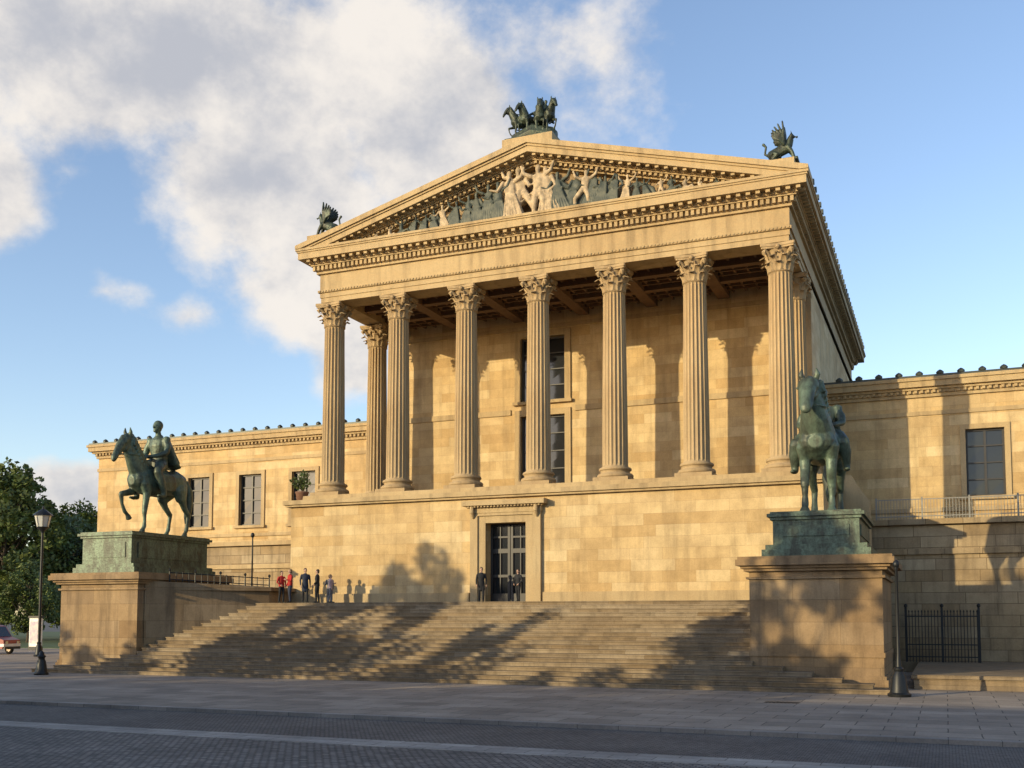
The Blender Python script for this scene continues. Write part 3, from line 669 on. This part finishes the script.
# ================================================================== GROUND
def slabmat(name,c1,c2,bw,rh,ms,rot=0,bump=.5,rough=.8,freq=.5):
    m,nt,b=newmat(name); tc=N(nt,'ShaderNodeTexCoord'); mp=N(nt,'ShaderNodeMapping'); mp.inputs['Rotation'].default_value=(0,0,rot); nt.links.new(tc.outputs['Object'],mp.inputs[0])
    wn=N(nt,'ShaderNodeTexNoise',inp={'Scale':2.0,'Detail':2}); nt.links.new(mp.outputs[0],wn.inputs['Vector'])
    vm=N(nt,'ShaderNodeVectorMath',operation='MULTIPLY_ADD'); nt.links.new(wn.outputs['Color'],vm.inputs[0]); vm.inputs[1].default_value=(min(bw*.2,.05),)*3; nt.links.new(mp.outputs[0],vm.inputs[2])
    br=N(nt,'ShaderNodeTexBrick',offset=freq,inp={'Scale':1,'Mortar Size':ms,'Mortar Smooth':.5,'Brick Width':bw,'Row Height':rh,'Color1':(*c1,1),'Color2':(*c2,1),'Mortar':(c2[0]*.3,c2[1]*.3,c2[2]*.3,1)})
    nt.links.new(vm.outputs[0],br.inputs['Vector'])
    a=noise(nt,tc.outputs['Object'],.35,5,.65); f=noise(nt,tc.outputs['Object'],12,4,.7)
    col=mixc(nt,.8,br.outputs['Color'],ramp(nt,a,[(.3,(.55,.55,.55)),(.7,(1.25,1.23,1.2))]),'MULTIPLY'); col=mixc(nt,.6,col,ramp(nt,f,[(.3,(.7,.7,.7)),(.7,(1.2,1.2,1.2))]),'MULTIPLY')
    nt.links.new(col,b.inputs['Base Color']); b.inputs['Roughness'].default_value=rough
    bp=N(nt,'ShaderNodeBump',invert=True,inp={'Strength':bump,'Distance':.03}); nt.links.new(br.outputs['Fac'],bp.inputs['Height'])
    bp2=N(nt,'ShaderNodeBump',inp={'Strength':.3,'Distance':.01}); nt.links.new(f,bp2.inputs['Height']); nt.links.new(bp.outputs[0],bp2.inputs['Normal']); nt.links.new(bp2.outputs[0],b.inputs['Normal'])
    return m
PAVE=slabmat('granite_slabs',(.37,.305,.24),(.25,.205,.16),1.6,1.1,.02)
COB=slabmat('cobbles',(.28,.25,.22),(.14,.128,.115),.2,.15,.022,bump=1)
COB2=slabmat('small_setts',(.20,.18,.16),(.125,.113,.1),.14,.11,.015,bump=.8)
BAND=slabmat('granite_band',(.42,.38,.33),(.31,.28,.245),1.0,.5,.014,bump=.5)
KERB=slabmat('kerb_stone',(.32,.285,.25),(.24,.215,.19),1.2,3,.01)
GROUND=slabmat('ground_mat',(.10,.095,.085),(.075,.07,.065),3,2,.01)
GRASS=simple('grass_mat',(.06,.10,.025),.9,0,.4,1.5)
m=MB(); m.box(-900,900,-900,900,-.5,-.13); m.obj('ground',GROUND)
m=MB(); m.box(-300,300,-12,28.0,-.4,-.12); m.obj('cobbled_road',COB)
m=MB(); m.box(-300,300,23.4,28.0,-.4,-.114); m.obj('gutter_setts',COB2)
m=MB(); m.box(-300,300,22.3,23.4,-.4,-.108); m.obj('granite_road_band',BAND)
m=MB(); m.box(-300,300,28.0,28.35,-.4,.004); m.obj('kerb',KERB)
m=MB(); m.box(-300,300,28.35,85,-.4,0); m.obj('pavement',PAVE)
m=MB(); m.box(-200,-70,76,160,-.3,.05); m.obj('grass',GRASS)
m=MB(); m.box(-6,-4.8,37.6,38.1,-.1,.006)
for k in range(9): m.box(-5.95+k*.13,-5.88+k*.13,37.62,38.08,0,.012)
m.obj('drain_grate',DARKMETAL)
def bollard(x,y,h,name='bollard'):
    P=empty(name,(x,y,0)); m=MB()
    m.revolve([(.34,0),(.36,.08),(.3,.14),(.3,.2),(.26,.26),(.24,.5),(.17,.72),(.15,.85),(.2,.9),(.2,.96),(.13,1.0),(.12,1.1),(.05,1.2),(.0,1.22)],16)
    for k in range(8): a=k*math.pi/4; m.tube([(.27*math.cos(a),.27*math.sin(a),.2),(.18*math.cos(a),.18*math.sin(a),.72)],[.02,.015],5)
    me=m.mesh('post',[DARKMETAL],True); place('post',me,P,(0,0,0),0,h/1.22)
bollard(-43.6,41.2,1.25)
GL=newmat('lantern_glass'); GL[2].inputs['Base Color'].default_value=(.5,.5,.47,1); GL[2].inputs['Roughness'].default_value=.25
def lamp(x,y,z,h,hs=1,base=True,name='street_lamp',lantern=True,th=1.0,bs=1.0):
    P=empty(name,(x,y,z)); m=MB()
    if base: m.revolve([(.36*bs,0),(.38*bs,.1),(.3*bs,.16),(.27*bs,.3),(.22*bs,.75),(.14*bs,.95),(.17*bs,1.0),(.17*bs,1.06),(.1*bs,1.12),(.075*th,1.6),(.06*th,h-.1),(.09*th,h-.05),(.08*th,h)],14)
    else: m.revolve([(.1,0),(.06,.3),(.045,h)],10)
    if lantern:
        q=hs; m.revolve([(.06*q,0),(.28*q,.2*q),(.3*q,.24*q)],8,(0,0,h)); m.revolve([(.46*q,.78*q),(.44*q,.84*q),(.2*q,1.02*q),(.07*q,1.1*q),(.03*q,1.25*q)],8,(0,0,h))
        for k in range(8): a=k*math.pi/4; m.tube([(.28*q*math.cos(a),.28*q*math.sin(a),h+.22*q),(.4*q*math.cos(a),.4*q*math.sin(a),h+.8*q)],[.02,.02],4)
        g=MB(); g.revolve([(.26*q,.24*q),(.38*q,.78*q)],8,(0,0,h)); place('lantern_glass',g.mesh('g',[GL[0]]),P,(0,0,0),0)
    else: m.ell((0,0,h+.1),(.13,.13,.17),10)
    me=m.mesh('lamp_post',[DARKMETAL],True); setsmooth(me,40); place('lamp_post',me,P,(0,0,0))
lamp(-1.7,42.3,0,4.9,lantern=False,th=.9,bs=1.15)
lamp(-63.8,60,0,9.5,1.6,th=1.5)
lamp(-41.4,56,3.79,4.4,base=False,lantern=False)
m=MB(); m.tube([(16,78,17.3),(16,78,23)],[.05,.03],6); m.tube([(15.4,78,22),(16.6,78,22)],[.02,.02],5); m.tube([(15.6,78,21.4),(16.4,78,21.4)],[.02,.02],5); m.obj('roof_antenna',simple('antenna',(.6,.6,.6),.4,.5),MUS)
K=empty('information_pillar',(-77,72,0)); m=MB(); m.box(-.65,.65,-.25,.25,0,.3,1); m.box(-.6,.6,-.2,.2,.3,2.9); m.box(-.68,.68,-.28,.28,2.9,3.1,1); m.box(-.5,.5,-.215,-.203,.6,2.6,2)
place('pillar',m.mesh('pillar',[simple('white_paint',(.75,.74,.7),.5),DARKMETAL,simple('poster_paper',(.6,.55,.5),.6,c2=(.35,.3,.4),scale=2)]),K,(0,0,0))
V=empty('delivery_van',(-72.4,62.5,0),.15); m=MB()
body=[(-2.6,.45),(2.5,.45),(2.65,.8),(2.6,1.15),(1.85,1.4),(1.2,2.25),(.9,2.35),(-2.5,2.35),(-2.62,2.1)]
m.prismY(body,-.95,.95,0)
m.prismY([(-2.63,.62),(2.66,.62),(2.67,.85),(-2.63,.85)],-.97,.97,1)
m.prismY([(1.1,1.5),(1.75,1.45),(1.2,2.15),(1.0,2.15)],-.965,.965,2)
m.add([(1.9,-.8,1.42),(1.9,.8,1.42),(1.27,.8,2.22),(1.27,-.8,2.22)],[(0,1,2,3)],2)
for a_,b_ in((-2.3,-1.3),(-1.15,-.15),(0,.95)): m.box(a_,b_,-.962,.962,1.45,2.1,2)
for wx in(-1.7,1.7):
    for sy in(-1,1):
        m.M=Matrix.Translation((wx,sy*.86,.36))@Matrix.Rotation(math.pi/2,4,'X')
        m.revolve([(.2,-.12),(.33,-.12),(.36,-.08),(.36,.08),(.33,.12),(.2,.12)],20,(0,0,0),3); m.revolve([(.19,-.125),(.19,.125)],12,(0,0,0),4); m.M=None
m.box(2.6,2.68,-.8,-.5,.85,1.05,4); m.box(2.6,2.68,.5,.8,.85,1.05,4); m.box(2.45,2.72,-.9,.9,.42,.62,3); m.box(1.3,1.45,-1.15,-.97,1.4,1.62,3)
place('van_body',m.mesh('van',[simple('dark_red_paint',(.25,.03,.03),.3,0,.05),simple('white_stripe_paint',(.7,.7,.7),.3,0,.1),GLASS,DARKMETAL,simple('chrome',(.5,.5,.5),.25,.8)]),V,(0,0,0))
# ================================================================== TREES
def leafmat(name,c1,c2):
    m,nt,b=newmat(name); g=N(nt,'ShaderNodeNewGeometry'); tc=N(nt,'ShaderNodeTexCoord')
    col=mixc(nt,g.outputs['Random Per Island'],c1,c2); f=noise(nt,tc.outputs['Object'],.5,2,.5)
    col=mixc(nt,.8,col,ramp(nt,f,[(.35,(.6,.6,.6)),(.65,(1.3,1.3,1.1))]),'MULTIPLY')
    nt.links.new(col,b.inputs['Base Color']); b.inputs['Roughness'].default_value=.6
    return m
LEAF=leafmat('foliage',(.055,.095,.02),(.13,.15,.035)); BARK=simple('bark',(.07,.055,.04),.9,0,.4,5)
def leaves(L,rg,c,r,nl,ls):
    for _ in range(nl):
        d=Vector((rg.gauss(0,1),rg.gauss(0,1),rg.gauss(0,.7))).normalized()*r*rg.uniform(.35,1.05)**.7
        p=c+d; a=Vector((rg.gauss(0,1),rg.gauss(0,1),rg.gauss(0,1))).normalized(); b=a.orthogonal().normalized(); s=ls*rg.uniform(.6,1.3)
        L.v+= [tuple(p-a*s),tuple(p+b*s*.55),tuple(p+a*s),tuple(p-b*s*.55)]; o=len(L.v)-4; L.f.append((o,o+1,o+2,o+3)); L.m.append(0)
def tree_meshes(seed,H,R,nc,nl,ls,shape=1.0,lo=.62,hz=.36):
    rg=random.Random(seed); t=MB()
    t.tube([(0,0,-.1),(.05,.02,H*.12),(-.1,.1,H*.3),(.1,0,H*.55),(0,0,H*.85)],[H*.028,H*.02,H*.017,H*.011,.04],9)
    L=MB(); cl=[]
    for k in range(nc):
        for _ in range(60):
            x,y,z=rg.uniform(-1,1),rg.uniform(-1,1),rg.uniform(-1,1)
            if x*x+y*y+z*z<1 and (x*x+y*y+z*z>.2 or rg.random()<.2): break
        z2=H*lo+z*H*hz; w=R*(1.0 if z<0 else 1-.45*z*shape)
        c=Vector((x*w,y*w,z2)); cl.append((c,rg.uniform(.1,.2)*R*1.3))
    for c,r in cl:
        if rg.random()<.6:
            b=Vector((0,0,max(H*.2,c.z-abs(c.x)*.8-H*.12))); t.tube([b,b.lerp(c,.5)+Vector((0,0,-.03*H)),c],[H*.008,H*.005,.03],5)
        leaves(L,rg,c,r,nl,ls)
    return t.mesh('trunk',[BARK],True),L.mesh('crown',[LEAF])
T1=tree_meshes(1,20,6.5,110,120,.30,1,.58,.40); T2=tree_meshes(2,15,6,95,120,.28,.8,.54,.43); T3=tree_meshes(3,12,5,42,90,.26,.7)
def tree(T,x,y,s=1,rot=0,name='deciduous_tree',zs=1):
    P=empty(name,(x,y,0),rot,s); P.scale=(s,s,s*zs); place('trunk',T[0],P,(0,0,0)); place('crown',T[1],P,(0,0,0))
for T,x,y,s,r in((T1,-107.5,95,1.12,0),(T1,-118,98,1.1,2),(T2,-105,103,1.05,1),(T2,-110,110,1.1,3),(T1,-119,118,1.0,4),(T2,-101,108,.95,5),(T2,-88,130,.9,2.2),(T1,-132,110,1,1.4),(T2,-98.5,91,.62,.7),(T2,-112,96,.6,1.9)):
    tree(T,x,y,s,r)
for T,x,y,s,r,zs in((T3,-70,9,.95,0,1),(T3,-61.5,12,.84,1,1),(T3,-51.6,14,1.0,2,1.42),(T3,-46.5,9,.80,3,1),(T3,-42.0,14,.6,4,1.75),(T3,-37,10,.80,5,1),(T3,-31,9,1.15,.5,1.35),(T3,-79,12,.95,2.5,1)):  # unseen trees left of frame, placed and stretched to shade stairs and plinth
    tree(T,x,y,s,r,zs=zs)
P=empty('potted_shrub',(-36.05,53.6,9.98)); t=MB(); t.revolve([(.2,0),(.32,.05),(.38,.5),(.42,.55),(.42,.62)],14,mi=1); t.tube([(0,0,.5),(.05,0,1.0),(0,.05,1.5)],[.05,.04,.02],6)
L_=MB(); rg=random.Random(5)
for k in range(16): c=Vector((rg.uniform(-.5,.5),rg.uniform(-.4,.4),rg.uniform(.8,1.9))); leaves(L_,rg,c,.26,26,.09); t.tube([(0,0,.7),tuple(c)],[.02,.01],4)
place('stem_and_pot',t.mesh('pot',[BARK,simple('terracotta',(.2,.1,.06),.8)],True),P,(0,0,0)); place('leaves',L_.mesh('leaves',[LEAF]),P,(0,0,0))
B=empty('unseen_shade_building',(-60,-32,0)); m=MB()  # unseen building added behind the camera, sized to shade road and pavement
ops=[]
xs=-118
while xs<28: 
    for fl in range(4): ops.append((xs,xs+1.4,1.4+fl*3.8,3.7+fl*3.8))
    xs+=4
FACE=simple('render_plaster',(.42,.38,.32),.9,0,.15,.4)
m.box(-120,30,-44,-25.4,0,16.2); m.box(-120.3,30.3,-44.3,-24.6,15.6,16.0,1)
for o in ops: m.box(o[0],o[1],-25.38,-25.3,o[2],o[3],2); m.box(o[0]-.15,o[1]+.15,-25.37,-25.15,o[2]-.15,o[2],1)
m.obj('walls',[FACE,TRIM,GLASS],B)
# ================================================================== LIGHT / WORLD
EL=math.radians(12); hx,hy=.551,.835
L=bpy.data.lights.new('sun','SUN'); L.energy=5.0; L.angle=math.radians(.5); L.color=(1,.81,.48)
so=bpy.data.objects.new('sun',L); S.collection.objects.link(so)
d=Vector((hx*math.cos(EL),hy*math.cos(EL),-math.sin(EL))); so.rotation_euler=d.to_track_quat('-Z','Y').to_euler(); so.location=(-60,-60,60)
W=bpy.data.worlds.new('World'); S.world=W; W.use_nodes=True; nt=W.node_tree; bg=nt.nodes['Background']
sky=N(nt,'ShaderNodeTexSky',sky_type='NISHITA',sun_disc=False,sun_elevation=EL,sun_rotation=math.atan2(-hx,-hy)%(2*math.pi),air_density=1.0,dust_density=.6,ozone_density=1.5)
bg.inputs['Strength'].default_value=.15
tc=N(nt,'ShaderNodeTexCoord'); sp=N(nt,'ShaderNodeSeparateXYZ'); nt.links.new(tc.outputs['Generated'],sp.inputs[0])
def M(op,a,b=None,c=None,clamp=False):
    n=N(nt,'ShaderNodeMath',operation=op,use_clamp=clamp)
    for i,v in enumerate((a,b,c)):
        if v is None: continue
        if isinstance(v,(int,float)): n.inputs[i].default_value=v
        else: nt.links.new(v,n.inputs[i])
    return n.outputs[0]
az=M('MULTIPLY',M('ARCTAN2',sp.outputs[0],sp.outputs[1]),57.2958); el=M('MULTIPLY',M('ARCSINE',sp.outputs[2]),57.2958)
cae=N(nt,'ShaderNodeCombineXYZ'); nt.links.new(az,cae.inputs[0]); nt.links.new(el,cae.inputs[1])
blobs=[(-41,28,18,7.0,1.1),(-36,23,9,6.5,1.15),(-32.5,18,6.5,5,1.15),(-28,25,8,6,.85),(-18,29,7,5,.33),(-50,20.5,3.5,3.0,.8),(-31.5,13.5,3,2.5,.7),(-40,15.6,2.2,1.2,.36),(-44,16.4,2.5,1.2,.33),(-44.5,6.0,5.5,2.4,1.2)]
mask=None
for a0,e0,ra,re,w in blobs:
    v1=N(nt,'ShaderNodeVectorMath',operation='SUBTRACT'); nt.links.new(cae.outputs[0],v1.inputs[0]); v1.inputs[1].default_value=(a0,e0,0)
    v2=N(nt,'ShaderNodeVectorMath',operation='MULTIPLY'); nt.links.new(v1.outputs[0],v2.inputs[0]); v2.inputs[1].default_value=(1/ra,1/re,0)
    v3=N(nt,'ShaderNodeVectorMath',operation='LENGTH'); nt.links.new(v2.outputs[0],v3.inputs[0])
    v=M('MULTIPLY',M('MAXIMUM',M('SUBTRACT',1,v3.outputs['Value']),-.7),w)
    mask=v if mask is None else M('SMOOTH_MAX',mask,v,.15)
def cn(loc,scale,det,rough):
    mp=N(nt,'ShaderNodeMapping'); mp.inputs['Scale'].default_value=(1,1,1.25); mp.inputs['Location'].default_value=loc; nt.links.new(tc.outputs['Generated'],mp.inputs[0])
    n_=N(nt,'ShaderNodeTexNoise',inp={'Scale':scale,'Detail':det,'Roughness':rough}); nt.links.new(mp.outputs[0],n_.inputs['Vector']); return n_.outputs[0]
n1=cn((0,0,0),6.5,10,.6); n2=cn((-.03,-.01,.035),6.5,6,.6)
den=M('ADD',mask,M('MULTIPLY',M('SUBTRACT',n1,.5),1.7))
mr=N(nt,'ShaderNodeMapRange',interpolation_type='SMOOTHSTEP',inp={1:.0,2:.44,3:0,4:.97}); nt.links.new(den,mr.inputs[0])
shade=N(nt,'ShaderNodeMapRange',interpolation_type='SMOOTHSTEP',inp={1:-.2,2:1.3,3:0,4:1}); nt.links.new(M('ADD',M('MULTIPLY',den,.75),M('MULTIPLY',M('SUBTRACT',n2,n1),4.5)),shade.inputs[0])
ccol=mixc(nt,shade.outputs[0],(6.3,5.9,5.45),(3.5,3.6,3.95))
skyc=mixc(nt,1.0,sky.outputs[0],(1.85,1.76,1.85),'MULTIPLY')
fin=mixc(nt,mr.outputs[0],skyc,ccol)
nt.links.new(fin,bg.inputs[0])
# ================================================================== CAMERA
f=1045;th=math.radians(22.5);p=math.radians(4)
Fv=Vector((-math.sin(th)*math.cos(p),math.cos(th)*math.cos(p),math.sin(p))); Rv=Vector((math.cos(th),math.sin(th),0)); Uv=Rv.cross(Fv)
cam=bpy.data.cameras.new('camera'); co=bpy.data.objects.new('camera',cam); S.collection.objects.link(co)
mw=Matrix((Rv,Uv,-Fv)).transposed().to_4x4(); mw.translation=(0,0,3); co.matrix_world=mw
cam.sensor_width=36; cam.lens=36*f/1024; cam.shift_y=(543.9-384)/1024; cam.clip_end=3000; cam.clip_start=.1
S.camera=co
S.view_settings.view_transform='Standard'; S.view_settings.look='None'; S.view_settings.exposure=0
